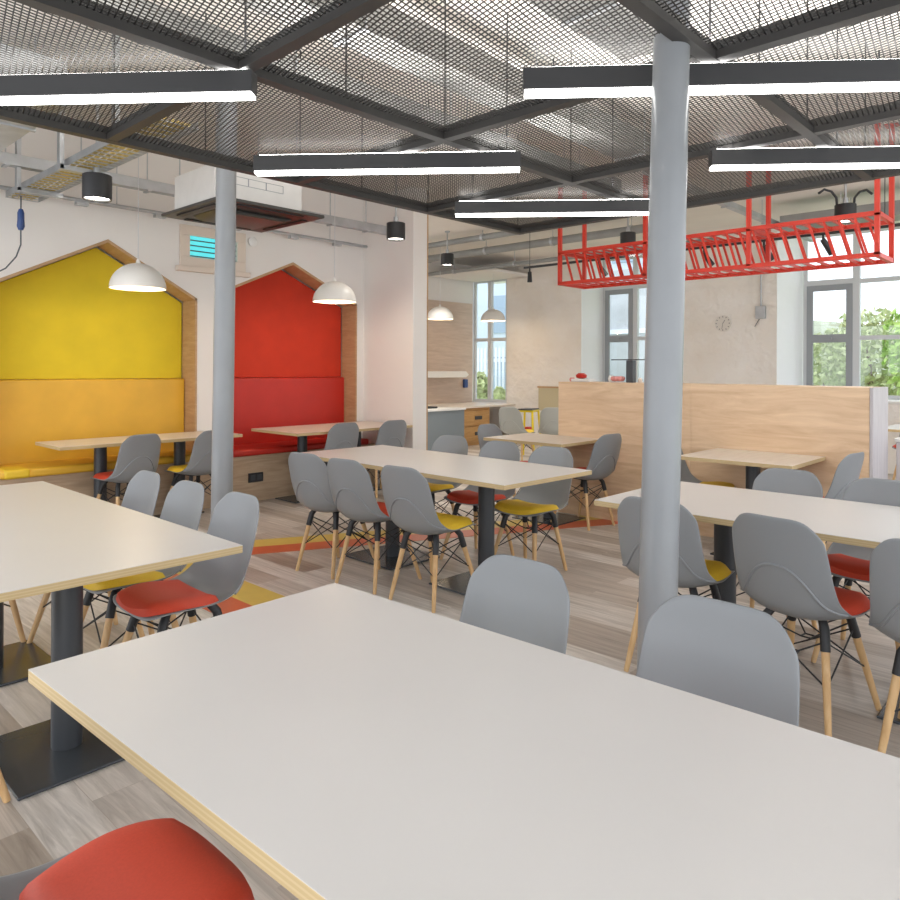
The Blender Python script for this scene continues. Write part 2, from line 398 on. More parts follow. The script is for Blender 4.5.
# splayed reveal wedges + sills
b = MB()
for y, dy in ((3.74, -.18), (7.10, -.10)):
    b.prism([(WX+.001, y), (11.75, y), (11.75, y+dy)], 'z', .93, 3.40)
struct(b.build('wall_reveal', M['reveal']))
for i, (a0, a1, z0, z1) in enumerate(ops):
    b = MB(); b.box(WX-.03, 11.56, a0, a1, z0, z0+.035)
    struct(b.build('trim_%d' % (4+i), M['whitep'], bevel=.005))
def win(name, y0, y1, z0, z1, mull, casement=None, rows=(1.84, 2.66), fm='framel', px=11.62):
    """window in plane x=11.6; y1 is the left jamb"""
    w = empty(name, (px, (y0+y1)/2, z0)); struct(w); cy = (y0+y1)/2
    b = MB(); t = .055
    def bx(a0, a1, q0, q1, d=.05): b.box(-d/2, d/2, a0-cy, a1-cy, q0-z0, q1-z0)
    bx(y0, y1, z1-t, z1); bx(y0, y1, z0, z0+t); bx(y0, y0+t, z0+t, z1-t); bx(y1-t, y1, z0+t, z1-t)
    for m in mull: bx(m-.045, m+.045, z0+t, z1-t, .07)
    edges = [y0+t] + [e for m in sorted(mull) for e in (m-.045, m+.045)] + [y1-t]
    segs = [(edges[i], edges[i+1]) for i in range(0, len(edges), 2)]
    for (s0, s1) in segs:
        if casement and s1 > casement[0] and s0 < casement[1]:
            bx(s0, s1, rows[1]-.03, rows[1]+.05)
        else:
            for r in rows: bx(s0, s1, r-.032, r+.032)
    b.build('window_frame', M[fm], w)
    if casement:
        b = MB(); c0, c1 = [s for s in segs if s[1] > casement[0] and s[0] < casement[1]][-1]
        q0, q1 = z0+t, rows[1]-.03; t2 = .085
        def cb(a0, a1, p0, p1): b.box(-.045, -.005, a0-cy, a1-cy, p0-z0, p1-z0)
        cb(c0, c1, q1-t2, q1); cb(c0, c1, q0, q0+t2); cb(c0, c0+t2, q0+t2, q1-t2); cb(c1-t2, c1, q0+t2, q1-t2)
        cb(c0+t2, c1-t2, rows[0]-.06, rows[0]+.06)
        cf = b.build('casement', M['framed'], w)
        h = MB(); h.box(-.07, -.045, (c0+c1)/2-cy-.04, (c0+c1)/2-cy+.04, rows[0]-z0-.015, rows[0]-z0+.015)
        h.build('handle', M['framed'], cf)
    g = MB(); g.box(-.004, .004, y0-cy+.02, y1-cy-.02, .02, z1-z0-.02); g.build('window_glass', M['glass'], w)
    return w
win('window_2', -1.2, 3.56, .965, 3.40, (-.2, 1.3, 2.84), (2.9, 3.5))
win('window_3', 5.30, 7.02, .965, 3.40, (6.36,), (6.5, 6.9), rows=(1.92, 2.84))
win('window_4', 8.80, 9.69, .705, 3.15, (9.26,), None, rows=(1.95,), px=11.06)

# floor stripes (inlaid vinyl)
def quad(name, pts, mat, label):
    b = MB(); b.prism(pts, 'z', .0002, .0022); o = struct(b.build(name, mat), label); return o
nx, ny = .447, .894
def band(k0, k1, xa, xb):
    return [(xa, (k0-nx*xa)/ny), (xb, (k0-nx*xb)/ny), (xb, (k1-nx*xb)/ny), (xa, (k1-nx*xa)/ny)]
# distances of the three lines from the origin along the normal
A0, A1, A2 = 5.50, 5.72, 5.95
quad('trim_7', band(A0, A1, 2.05, 8.5), M['sred'], 'orange stripe inlaid in the plank floor')
quad('trim_8', band(A1, A2, 2.05, 8.5), M['syel'], 'yellow stripe inlaid in the plank floor')
quad('trim_9', [(2.05, .9), (2.27, .9), (2.27, (A0-nx*2.27)/ny), (2.05, (A0-nx*2.05)/ny)], M['sred'], 'orange stripe running towards the camera')
quad('trim_10', [(2.27, .9), (2.50, .9), (2.50, (A0-nx*2.50)/ny), (2.27, (A0-nx*2.27)/ny)], M['syel'], 'yellow stripe running towards the camera')

# ------------------------------------------------------------------ columns
def column(x, y, dx, dy, label):
    b = MB(); n = 32
    prof = [(.095, 0), (.095, .02), (.074, .05), (.071, .3), (.069, 1.5), (.0655, 2.5), (.0655, 3.449)]
    vs = []; b.lathe(prof, n=n)
    b.v = [(v[0]+dx*v[2], v[1]+dy*v[2], v[2]) for v in b.v]
    o = b.build('column', M['col'], smooth=True); o.location = (x, y, 0)
    tag(o, label, 'column', 'painted columns'); return o
column(2.50, 1.285, 0, -.022, 'grey painted round iron column in the foreground, right of centre')
column(2.50, 4.46, 0, -.02, 'grey painted round iron column between the yellow and red nooks')

# ------------------------------------------------------------------ chairs
def catmull(K, s):
    n = len(K)-1
    for i in range(n):
        if s <= K[i+1][0] or i == n-1:
            k0 = K[max(i-1, 0)]; k1 = K[i]; k2 = K[i+1]; k3 = K[min(i+2, n)]
            t = (s-k1[0])/(k2[0]-k1[0]); out = []
            for c in range(1, len(k1)):
                m1 = (k2[c]-k0[c])/(k2[0]-k0[0])*(k2[0]-k1[0]); m2 = (k3[c]-k1[c])/(k3[0]-k1[0])*(k2[0]-k1[0])
                h = (2*t**3-3*t**2+1)*k1[c] + (t**3-2*t**2+t)*m1 + (-2*t**3+3*t**2)*k2[c] + (t**3-t**2)*m2
                out.append(h)
            return out
#      s     x      z     halfw  curl
KS = [(0,   .178,  .416, .180, .006),
      (.07, .162,  .433, .198, .010),
      (.22, .060,  .433, .214, .018),
      (.36, -.070, .415, .220, .036),
      (.48, -.178, .418, .216, .064),
      (.58, -.246, .472, .204, .066),
      (.70, -.278, .578, .195, .046),
      (.85, -.303, .705, .187, .032),
      (1.0, -.330, .828, .168, .022)]
def shellpt(s, t, off=0, ds=True):
    at = abs(t)
    s2 = s
    if ds:
        if s > .7: s2 = s - (s-.7)/.3*.10*at**6
        if s < .2: s2 = s + (.2-s)/.2*.07*at**4
    x, z, w, c = catmull(KS, s2)
    xa, za, _, _ = catmull(KS, min(1, s2+.01)); xb, zb, _, _ = catmull(KS, max(0, s2-.01))
    tx, tz = xa-xb, za-zb; L = math.hypot(tx, tz); tx /= L; tz /= L
    nx_, nz_ = -tz*-1, -tx   # pointing to the sitter's side
    nx_, nz_ = tz, -tx
    k = c*at**2.4 + off
    return (x+nx_*k, w*t, z+nz_*k)
def chair_parts(root, cushion, shellm):
    b = MB(); b.grid(lambda i, j: shellpt(i, j*2-1), 26, 14)
    sh = b.build('shell', [shellm], root, smooth=True, solid=.007, subsurf=1)
    sh.modifiers['s'].offset = 0
    # moulded arch on the outer face of the back
    a = MB(); pts = []
    for k in range(25):
        t = -0.97+1.94*k/24
        s = .45+.32*(1-abs(t)**2.4)
        pts.append(shellpt(s, t, -.0045))
    a.tube(pts, .0055, 8); a.build('moulded_ridge', shellm, sh, smooth=True)
    # cushion
    def top(i, j, off):
        # rounded outline mapping of unit square
        a_, b_ = i*2-1, j*2-1
        aa = a_*math.sqrt(1-.5*b_*b_*.72); bb = b_*math.sqrt(1-.5*a_*a_*.72)
        s = .232+.210*aa; t = bb*.985
        r = max(abs(a_), abs(b_))
        th = off*(1-r**7)
        return shellpt(s, t, .005+th, ds=False)
    c = MB(); c.grid(lambda i, j: top(i, j, .040), 16, 16); c.grid(lambda i, j: top(i, j, 0), 16, 16)
    cu = c.build('seat_cushion', cushion, root, smooth=True)
    # legs
    feet = {}
    socks = {}
    for sx in (-1, 1):
        for sy in (-1, 1):
            foot = Vector((.205 if sx > 0 else -.215, sy*(.185 if sx > 0 else .168), 0)); top_ = Vector((.085 if sx > 0 else -.12, sy*.110, .425))
            d = top_-foot; sb = foot + d*.72
            feet[(sx, sy)] = foot; socks[(sx, sy)] = sb
            l = MB(); l.tube([foot, foot+d*.03, foot+d*.4, foot+d*.76], [.0105, .012, .0145, .0155], 12)
            l.build('leg', M['leg'], root, smooth=True)
            k = MB(); k.tube([sb, foot+d*.9, top_+Vector((-sx*.02, -sy*.02, .002))], [.0185, .0185, .016], 10)
            k.build('leg_socket', M['black'], root, smooth=True)
    # wire braces + under-seat frame, one welded piece
    w = MB(); r = .0035
    P = lambda k, f: feet[k] + (Vector((.085 if k[0] > 0 else -.12, k[1]*.110, .425))-feet[k])*f
    loop = [(-1, -1), (1, -1), (1, 1), (-1, 1)]
    for i in range(4):
        p, q = loop[i], loop[(i+1) % 4]
        w.tube([P(p, .80), P(q, .42)], r, 6); w.tube([P(q, .80), P(p, .42)], r, 6)
    c0 = Vector((-.015, 0, .30))
    for p in loop: w.tube([P(p, .86), c0+Vector((p[0]*.02, p[1]*.02, 0))], r, 6)
    w.tube([c0+Vector((.02, .02, 0)), c0+Vector((-.02, .02, 0)), c0+Vector((-.02, -.02, 0)), c0+Vector((.02, -.02, 0)), c0+Vector((.02, .02, 0))], r, 6)
    w.bar((.07, -.10, .420), (.07, .10, .420), .02, .010); w.bar((-.11, -.10, .414), (-.11, .10, .414), .02, .010)
    w.bar((-.11, -.10, .415), (.07, -.10, .420), .016, .010); w.bar((-.11, .10, .415), (.07, .10, .420), .016, .010)
    w.build('wire_brace', M['black'], root, smooth=True)
    return root
protos = {}
def chair(x, y, deg, seat, label, group, shell='shell'):
    """x,y: floor centre; deg: direction the sitter faces (0 = +x)"""
    key = (seat, shell)
    if key not in protos:
        r = empty('dining_chair'); chair_parts(r, M[seat], M[shell]); protos[key] = r
    else: r = copy_tree(protos[key])
    r.location = (x, y, 0); r.rotation_euler = (0, 0, math.radians(deg))
    tag(r, label, 'chair', group); return r
BK = .33
def cxf(ux, v, seat, label, group, deg=0, **k):   # back-top position given
    a = math.radians(deg); return chair(ux+BK*math.cos(a), v+BK*math.sin(a), deg, seat, label, group, **k)
G1 = 'chairs at the nearest table'; G2 = 'chairs at the left table'; G3 = 'chairs at the middle table'; G4 = 'chairs at the right table'
G5 = 'chairs facing the nooks'; G7 = 'chairs at the small tables by the wooden partition'
cxf(1.70, 1.28, 'yel', 'grey chair tucked behind the nearest table, just left of the foreground column', G1, 180)
cxf(1.72, .70, 'red', 'large grey chair tucked behind the nearest table, right of the foreground column', G1, 180)
chair(.525, 1.265, 0, 'red', 'grey chair with red seat pad in the bottom left corner of the photo', G1)
cxf(1.71, 2.84, 'red', 'grey chair with red seat pad at the near right corner of the left table', G2, 180)
cxf(1.71, 3.31, 'yel', 'middle one of three grey chairs behind the left table, yellow pad under the edge', G2, 180)
cxf(1.72, 3.79, 'red', 'farthest grey chair behind the left table, below the yellow nook', G2, 180)
chair(.51, 2.78, 0, 'yel', 'chair at the left photo edge, one beech leg beside the charcoal base plate', G2)
chair(.99, 4.21, -90, 'yel', 'chair at the far head of the left table, beech legs seen under the top', G2)
cxf(2.78, 3.93, 'yel', 'grey chair seen from behind, leftmost of three on the near side of the middle table', G3, 8)
cxf(2.77, 3.50, 'red', 'grey chair seen from behind at the middle table, red seat pad between two neighbours', G3, 6)
cxf(2.785, 3.01, 'yel', 'grey chair with yellow seat pad seen from behind, rightmost of three near the middle table', G3, 5)
cxf(4.38, 4.06, 'yel', 'grey chair with yellow seat pad on the far side of the middle table, leftmost', G3, 186)
cxf(4.31, 3.48, 'red', 'grey chair with red seat pad on the far side of the middle table', G3, 186)
cxf(4.26, 2.97, 'yel', 'grey chair with fully visible yellow seat pad at the right end of the middle table', G3, 183)
cxf(2.86, 1.49, 'yel', 'grey chair with yellow seat pad seen from behind, half hidden by the foreground column', G4, 4)
cxf(2.83, .985, 'red', 'large grey chair seen from behind right of the foreground column, red seat corner', G4, -8)
cxf(2.76, .46, 'red', 'grey chair seen from behind, cut by the right photo edge', G4, 0)
cxf(4.25, 1.37, 'red', 'grey chair back rising above the right table, nearer the foreground column', G4, 180)
cxf(4.20, .89, 'red', 'grey chair with red seat pad behind the right table, at the photo edge', G4, 180)
cxf(2.63, 5.93, 'red', 'grey chair with red seat pad seen from behind at the table before the yellow nook', G5, 98)
cxf(3.25, 5.89, 'yel', 'grey chair with yellow seat pad behind the thinner column, before the yellow nook', G5, 97)
cxf(4.60, 5.74, 'yel', 'grey chair seen from behind at the table before the red nook, left one', G5, 84)
cxf(5.22, 5.68, 'red', 'grey chair at the table before the red nook, right one by the white pier', G5, 84)
cxf(5.50, 4.66, 'red', 'grey chair at the far side of the left small table by the partition', G7, -90)
cxf(5.45, 3.20, 'red', 'grey chair with red seat pad seen from behind at the left small partition table', G7, 82)
cxf(5.52, 2.74, 'yel', 'grey chair with yellow seat pad just right of the foreground column, by the partition', G7, -85)
cxf(5.40, 1.31, 'red', 'grey chair with red seat pad at the right end of the small partition table', G7, 80)

# ------------------------------------------------------------------ tables
def table(x0, x1, y0, y1, peds, label, group, rot=0, top='lam', plate=(.50, .54), th=.027):
    cx, cy = (x0+x1)/2, (y0+y1)/2
    r = empty('dining_table', (cx, cy, 0), rot, label, 'table', group)
    b = MB(); b.box(x0-cx, x1-cx, y0-cy, y1-cy, .74-th, .7385); b.cur = 1
    b.box(x0-cx, x1-cx, y0-cy, y1-cy, .7385, .74)
    b.f = b.f; o = b.build('tabletop', [M['ply'], M[top]], r)
    for (px, py, *sz) in peds:
        w, l = (sz or plate)
        p = MB(); p.tube([(px-cx, py-cy, .010), (px-cx, py-cy, .74-th-.001)], .052, 28)
        p.box(px-cx-.2, px-cx+.2, py-cy-.2, py-cy+.2, .74-th-.007, .74-th-.001)
        pp = p.build('pedestal', M['dark'], r, smooth=True)
        q = MB(); q.box(px-cx-w/2, px-cx+w/2, py-cy-l/2, py-cy+l/2, 0.001, .012)
        q.build('base_plate', M['plate'], pp, bevel=.004)
    return r
GT = 'long dining tables'
table(.539, 1.375, -.342, 1.718, [(.957, .15), (.957, 1.22)], 'large white-topped dining table filling the foreground, nearest the camera', GT, rot=.03)
table(.565, 1.395, 2.335, 4.45, [(.965, 2.81, .46, .49), (.97, 3.78, .47, .49)], 'white-topped dining table at the left with a stout charcoal pedestal', GT)
table(3.132, 3.982, 2.48, 4.55, [(3.53, 2.97), (3.56, 3.92)], 'white-topped dining table in the middle, ringed by six chairs', GT, rot=-.03)
table(3.07, 3.925, -.15, 1.905, [(3.50, 1.43), (3.50, .45)], 'white-topped dining table at the right behind the foreground column', GT)
GS = 'tables before the nooks'
table(2.07, 3.70, 6.20, 6.79, [(2.485, 6.47, .42, .17), (3.20, 6.47, .42, .17)], 'maple-topped table standing before the yellow nook bench', GS, top='lamwood')
table(4.10, 5.65, 5.87, 6.70, [(4.485, 6.335, .42, .38), (5.22, 6.335, .42, .38)], 'maple-topped table standing before the red nook bench', GS, top='lamwood')
GP = 'small square tables at the wooden partition'
table(5.11, 5.795, 3.49, 4.36, [(5.48, 3.88, .46, .50)], 'small maple-topped table against the left end of the wooden partition', GP, top='lamwood')
table(5.06, 5.795, 1.62, 2.43, [(5.48, 2.03, .46, .46)], 'small maple-topped table against the right half of the wooden partition', GP, top='lamwood')

# ------------------------------------------------------------------ partition and things on it
r = empty('booth_partition', (6.02, 2.66, 0), 0, 'long blond oak partition wall with a grey end panel, about chin height', 'partition')
PZ = 1.255
def pb(name, x0, x1, y0, y1, z0, z1, m, bev=.002):
    b = MB(); b.box(x0-6.02, x1-6.02, y0-2.66, y1-2.66, z0, z1); return b.build(name, M[m], r, bevel=bev)
pb('front_panel', 5.80, 5.822, 2.6645, 4.00, 0, PZ, 'part')
pb('front_panel', 5.80, 5.822, 1.335, 2.6625, 0, PZ, 'part')
pb('end_panel', 5.80, 6.24, 1.31, 1.333, 0, PZ, 'greywood')
pb('core', 5.824, 6.238, 1.336, 3.999, 0, PZ-.025, 'part')
pb('top_panel', 5.8225, 6.24, 1.336, 4.00, PZ-.023, PZ, 'part')
r = empty('table_sign', (6.02, 3.345, PZ), 0, 'black post with a thin horizontal rod standing on the wooden partition', 'stand')
b = MB(); b.box(-.032, .032, -.034, .034, 0, .205); b.build('post', M['dark'], r, bevel=.003)
b = MB(); b.tube([(0, -.2, .212), (0, .2, .212)], .005, 8)
for y in (-.2, .0, .2): b.tube([(0, y, .206), (0, y, .218)], .008, 8)
b.build('rod', M['dark'], r)
r = empty('decorated_box', (6.0, 4.0-.15, PZ), 0, 'small white tray holding a dark red item at the left end of the partition top', 'tray')
b = MB(); b.box(-.06, .06, -.10, .10, .001, .03); b.build('tray', M['whitep'], r, bevel=.006)
b = MB(); b.lathe([(.02, .03), (.05, .04), (.055, .065), (.03, .085)], c=(0, .02, 0), n=16); b.build('bundle', M['redleather'], r, smooth=True)
b = MB(); b.lathe([(.02, 0.001), (.03, .02), (.02, .04)], n=14); o = b.build('cup', M['pink'], smooth=True); o.location = (6.0, 3.975, PZ)
tag(o, 'tiny red cup at the far left end of the partition top', 'cup')
r = empty('paper_flower', (6.0, 3.47, PZ), 0, 'pink and white paper flower lying beside the black post on the partition', 'decoration')
b = MB()
for k in range(6):
    a = k*PI/3; b.lathe([(.012, .01), (.034, .03), (.03, .05), (.01, .058)], c=(.03*math.cos(a), .036*math.sin(a), 0), n=12)
b.build('petals', M['pink'], r, smooth=True)
b = MB(); b.lathe([(.02, .001), (.03, .03), (.022, .065)], c=(0, .07, 0), n=12); b.build('bud', M['whitep'], r, smooth=True)
b = MB(); b.lathe([(.018, .001), (.022, .02), (.012, .045)], n=12); o = b.build('small_pot', M['cream'], smooth=True); o.location = (6.0, 3.24, PZ)
tag(o, 'tiny cream pot right of the black post on the partition', 'pot')

# low cabinet, table and chair beyond the partition's right end
r = empty('low_cabinet', (6.6, .75, 0), 0, 'low grey wood cabinet with white top beyond the partition end', 'cabinet')
b = MB(); b.box(-.29, .25, -.9, .52, 0, .835); b.build('body', M['greywood'], r, bevel=.002)
b = MB(); b.box(-.30, .26, -.91, .53, .837, .864); b.build('top', M['whitep'], r, bevel=.003)
table(8.95, 9.85, .6, 1.98, [(9.4, 1.5), (9.4, 1.0)], 'white table near the right window, its corner just showing past the partition', 'far tables')
chair(10.15, 1.86, 180, 'red', 'dark chair back showing past the partition end under the right window', 'chairs beyond the partition')

# ------------------------------------------------------------------ dining/kitchen corner far left of the partition
cxf(8.10, 6.45, 'yel', 'pale chair beyond the small partition table, left of the yellow trolley', 'chairs beyond the partition', 10, shell='shell2')
cxf(8.50, 5.95, 'yel', 'pale green-grey chair close to the left end of the wooden partition', 'chairs beyond the partition', 35, shell='shell2')
r = empty('activity_trolley', (9.05, 6.80, 0), .3, 'yellow tube frame trolley with bits of red and black between the pale chairs', 'trolley')
b = MB()
for sx in (-.2, .2):
    for sy in (-.16, .16): b.tube([(sx, sy, .0), (sx*.7, sy*.7, .72)], .018, 8)
b.tube([(-.14, -.112, .72), (.14, -.112, .72), (.14, .112, .72), (-.14, .112, .72), (-.14, -.112, .72)], .016, 8)
b.build('frame', M['tyel'], r, smooth=True)
b = MB(); b.box(-.19, .19, -.15, .15, .30, .33); b.build('tray', M['kdrawer'], r, bevel=.005)
b = MB(); b.lathe([(.05, .331), (.08, .40), (.05, .47)], n=14); b.build('ball', M['redleather'], r, smooth=True)
b = MB(); b.box(-.17, .17, -.12, .12, .737, .757); b.build('top_tray', M['dark'], r, bevel=.004)
r = empty('notice_board', (10.97, 7.70, .60), 0, 'khaki board fixed low on the stone wall behind the pale chairs', 'board')
b = MB(); b.box(-.02, .02, -.30, .30, .0, .42); b.build('panel', M['khaki'], r, bevel=.003)
b = MB(); b.box(-.03, .02, -.32, .32, .42, .45); b.build('top_rail', M['oak'], r)
r = empty('radiator', (10.93, 8.62, .12), 0, 'white radiator low on the wall right of the kitchen drawers', 'radiator')
b = MB(); b.box(-.03, .03, -.45, .45, 0, .48); b.build('panel', M['whitep'], r, bevel=.01)
b = MB(); b.tube([(0, -.42, -.12), (0, -.42, .02)], .01, 8); b.build('feed_pipe', M['galv'], r)

# kitchen counter run
r = empty('kitchen_counter', (8.6, 8.55, 0), 0, 'reception-height counter with blue-grey front panel behind the white pier', 'counter')
b = MB(); b.box(-1.4, .62, -.25, .35, 0, .665); b.build('front_panel', M['greypanel'], r, bevel=.002)
b = MB(); b.box(-1.42, .64, -.27, .37, .667, .70); b.build('worktop', M['whitep'], r, bevel=.003)
r = empty('drawer_unit', (9.75, 8.75, 0), 0, 'amber oak drawer unit right of the blue-grey counter', 'drawers')
b = MB(); b.box(-.50, .42, -.22, .45, 0, .665); b.build('body', M['kdrawer'], r, bevel=.003)
for i, z in enumerate((.08, .36)):
    b = MB(); b.box(-.46, .38, -.245, -.222, z, z+.25); d = b.build('drawer', M['kdrawer'], r, bevel=.004)
    h = MB(); h.box(-.02, .16, -.262, -.247, z+.10, z+.16); h.build('handle', M['dark'], d)
b = MB(); b.box(9.15, 10.9, 8.50, 9.60, .668, .70); o = b.build('worktop', M['lamwood'], bevel=.003)
tag(o, 'pale wood worktop running over the drawers to the window', 'worktop')
b = MB(); b.box(-.22, .22, -.1, .1, .001, .03); b.box(-.22, -.05, -.1, .1, .03, .06)
o = b.build('tray', M['black'], bevel=.01); o.location = (8.55, 8.6, .701); tag(o, 'black tray on the blue-grey counter', 'tray')
b = MB(); b.box(6.1, 10.96, 9.66, 9.70, 0, 2.68); struct(b.build('wall_panelling', M['kwood']), 'pinkish oak panelling on the kitchen back wall')
r = empty('wall_shelf', (9.7, 9.65, 1.2), 0, 'white box shelf on the oak panelled kitchen wall', 'shelf')
b = MB(); b.prism([(-1.2, 0), (.72, 0), (.80, .05), (.72, .12), (-1.2, .12)], 'y', -.32, -.001); b.build('shelf_body', M['whitep'], r, bevel=.01)
b = MB(); b.box(-.05, .05, -.06, -.001, 0, .17); o = b.build('wall_dispenser', M['blue'], bevel=.012, smooth=True); o.location = (10.72, 9.655, .99)
tag(o, 'dark blue dispenser on the oak panelling beside the kitchen window', 'dispenser')
# suspended white slab
b = MB(); b.box(9.75, 10.98, 8.25, 9.62, 3.12, 3.17)
o = b.build('ceiling_raft', M['white'], bevel=.004); tag(o, 'white suspended ceiling panel above the kitchen window', 'ceiling panel')
b = MB()

# ------------------------------------------------------------------ wall clock, junction box
r = empty('wall_clock', (WX-.001, 4.53, 2.085), 0, 'round pale wall clock with grey marks on the stone wall', 'clock')
def disc(b, rad, x0, x1, n=32):
    b.prism([(rad*math.cos(2*PI*k/n), rad*math.sin(2*PI*k/n)) for k in range(n)], 'x', x0, x1)
b = MB(); disc(b, .125, -.03, 0); b.build('dial', M['clockw'], r)
b = MB()
for k in range(12):
    a = k*PI/6; c, s_ = math.cos(a), math.sin(a)
    b.bar((-.032, .092*c, .092*s_), (-.032, .112*c, .112*s_), .012, .003, up=(1, 0, 0))
b.build('hour_marks', M['clockd'], r)
b = MB(); b.bar((-.035, 0, 0), (-.035, -.035, .05), .008, .003, up=(1, 0, 0)); b.build('hour_hand', M['clockd'], r)
b = MB(); b.bar((-.035, 0, 0), (-.035, .012, -.09), .006, .003, up=(1, 0, 0)); b.build('minute_hand', M['clockd'], r)
r = empty('wall_switch_box', (WX-.001, 3.96, 2.13), 0, 'grey metal switch box with a vertical conduit on the stone wall', 'switch box')
b = MB(); b.box(-.06, 0, -.07, .07, 0, .19); b.build('box', M['galv'], r, bevel=.005)
b = MB(); b.tube([(-.025, 0, .19), (-.025, 0, 1.30)], .012, 10); b.build('conduit', M['galv'], r, smooth=True)
b = MB(); b.tube([(-.03, .02, 0), (-.03, .05, -.05), (-.02, .09, -.11)], .006, 6); b.build('cable', M['cable'], r, smooth=True)

# ------------------------------------------------------------------ mesh ceiling raft
RX0, RX1, RY0, RY1, RZ = -.9, 5.08, -1.3, 3.93, 2.60
xs = [-.82, .36, 1.54, 2.72, 3.90, 5.05]; ys = [-.20, 1.17, 2.60, 3.90]
r = empty('mesh_ceiling_raft', ((RX0+RX1)/2, (RY0+RY1)/2, RZ), 0, 'suspended dark grid of bars carrying expanded metal mesh overhead', 'ceiling raft')
ox, oy = r.location.x, r.location.y
def clip(px, py, dx, dy, x0, x1, y0, y1):
    t0, t1 = -1e9, 1e9
    for p, d, a, c in ((px, dx, x0, x1), (py, dy, y0, y1)):
        if abs(d) < 1e-9:
            if p < a or p > c: return None
            continue
        q0, q1 = (a-p)/d, (c-p)/d
        if q0 > q1: q0, q1 = q1, q0
        t0, t1 = max(t0, q0), min(t1, q1)
    return (t0, t1) if t1 > t0 else None
b = MB()
for ang in (math.radians(8), math.radians(78)):
    dx, dy = math.cos(ang), math.sin(ang); nx2, ny2 = -dy, dx; sp = .0225
    for k in range(-500, 500):
        px, py = 2+nx2*sp*k, 1.5+ny2*sp*k
        c = clip(px, py, dx, dy, RX0, RX1, RY0, RY1)
        if c: b.bar((px+dx*c[0]-ox, py+dy*c[0]-oy, .008), (px+dx*c[1]-ox, py+dy*c[1]-oy, .008), .0045, .003)
b.build('expanded_mesh', M['mesh'], r)
for x in xs:
    b = MB(); b.box(x-.027-ox, x+.027-ox, RY0-oy, RY1-oy, -.032, 0); b.box(x-.006-ox, x+.006-ox, RY0-oy, RY1-oy, .0, .045)
    b.build('grid_bar', M['bar'], r)
for i, y in enumerate(ys):
    b = MB(); b.box(RX0-ox, RX1-ox, y-.027-oy, y+.027-oy, -.034, -.0005); b.box(RX0-ox, RX1-ox, y-.006-oy, y+.006-oy, -.0005, .043)
    b.build('grid_bar', M['bar'], r)
for x in xs[1:]:
    for y in ys[1:]:
        for (dx, dy) in ((.03, .035), (.55, .035)) if x < 5 else ((.0, .035),):
            if x+dx > 5.1: continue
            b = MB(); b.tube([(x+dx-ox, y+dy*.6-oy, -.0), (x+dx-ox, y+dy*.6-oy, CZ-RZ-.002)], .0045, 6); b.build('hanger_rod', M['black'], r)

# linear lights under the mesh
UPW = 27
GL = 'linear lights under the mesh ceiling'
LD = Vector((.636, -.772, 0))
def linear(x, y, label, L=1.476):
    r = empty('linear_light', (x, y, 2.46), math.atan2(LD.y, LD.x), label, 'light', GL)
    b = MB(); b.box(0, L, -.034, .034, .014, .100); b.build('housing', M['fix'], r, bevel=.003)
    b = MB(); b.box(.006, L-.006, -.030, .030, .0, .014); b.build('diffuser', M['ledw'], r)
    b = MB(); b.box(.03, L-.03, -.022, .022, .1002, .104); b.build('uplight', M['ledup'], r)
    b = MB()
    for x_ in (.12, L-.12): b.tube([(x_, 0, .10), (x_, 0, .148)], .003, 6)
    b.build('mount', M['black'], r)
    l = bpy.data.lights.new('uplight_glow', 'AREA'); l.shape = 'RECTANGLE'; l.size = L-.1; l.size_y = .05; l.energy = UPW; l.color = (1, .98, .95)
    o = bpy.data.objects.new('uplight_glow', l); COL.objects.link(o); o['kind'] = 'structure'
    o.location = (x+LD.x*L/2, y+LD.y*L/2, 2.66); o.rotation_euler = (PI, 0, math.atan2(LD.y, LD.x)); return r

linear(1.562-.939, 2.536+1.140, 'linear light at the upper left, cut by the left photo edge')
linear(2.19, 3.55, 'linear light in front of the air conditioning unit')
linear(3.755, 3.478, 'farthest and smallest linear light, its right end behind the foreground column')
linear(2.27, 1.739, 'largest linear light, crossing behind the foreground column to the right photo edge')
linear(3.789, 1.638, 'linear light at the right above the red rack')

# ------------------------------------------------------------------ red hanging rack
r = empty('hanging_rack', (6.74, 2.955, 2.29), 0, 'long red metal rack of square tube hanging from the ceiling over the partition', 'rack')
ox, oy, oz = r.location
FX, BX = 6.50, 6.98; YA, YB = 1.445, 4.468; Z0, Z1 = 2.30, 2.63; t = .036
b = MB()
for x in (FX, BX):
    for z in (Z0, Z1): b.bar((x-ox, YA-oy-t/2, z-oz), (x-ox, YB-oy+t/2, z-oz), t, t)
    for y in (YA, 2.453, 3.46, YB): b.bar((x-ox, y-oy, Z0-oz), (x-ox, y-oy, Z1-oz), t, t)
for y in (YA, 2.453, 3.46, YB):
    for z in (Z0, Z1): b.bar((FX-ox, y-oy, z-oz), (BX-ox, y-oy, z-oz), t, t)
b.build('frame', M['rack'], r)
b = MB(); n = 26; st = (YB-YA)/n
for k in range(1, n):
    y = YA+k*st
    for x in (FX, BX):
        b.bar((x-ox, min(YB, y+.045)-oy, Z1-oz-.015), (x-ox, y-.045-oy, Z0-oz+.015), .018, .018)
    b.bar((FX-ox, y-oy, Z0-oz), (BX-ox, y-oy, Z0-oz), .018, .018); b.bar((FX-ox, y-oy, Z1-oz), (BX-ox, y-oy, Z1-oz), .018, .018)
b.build('slats', M['rack'], r)
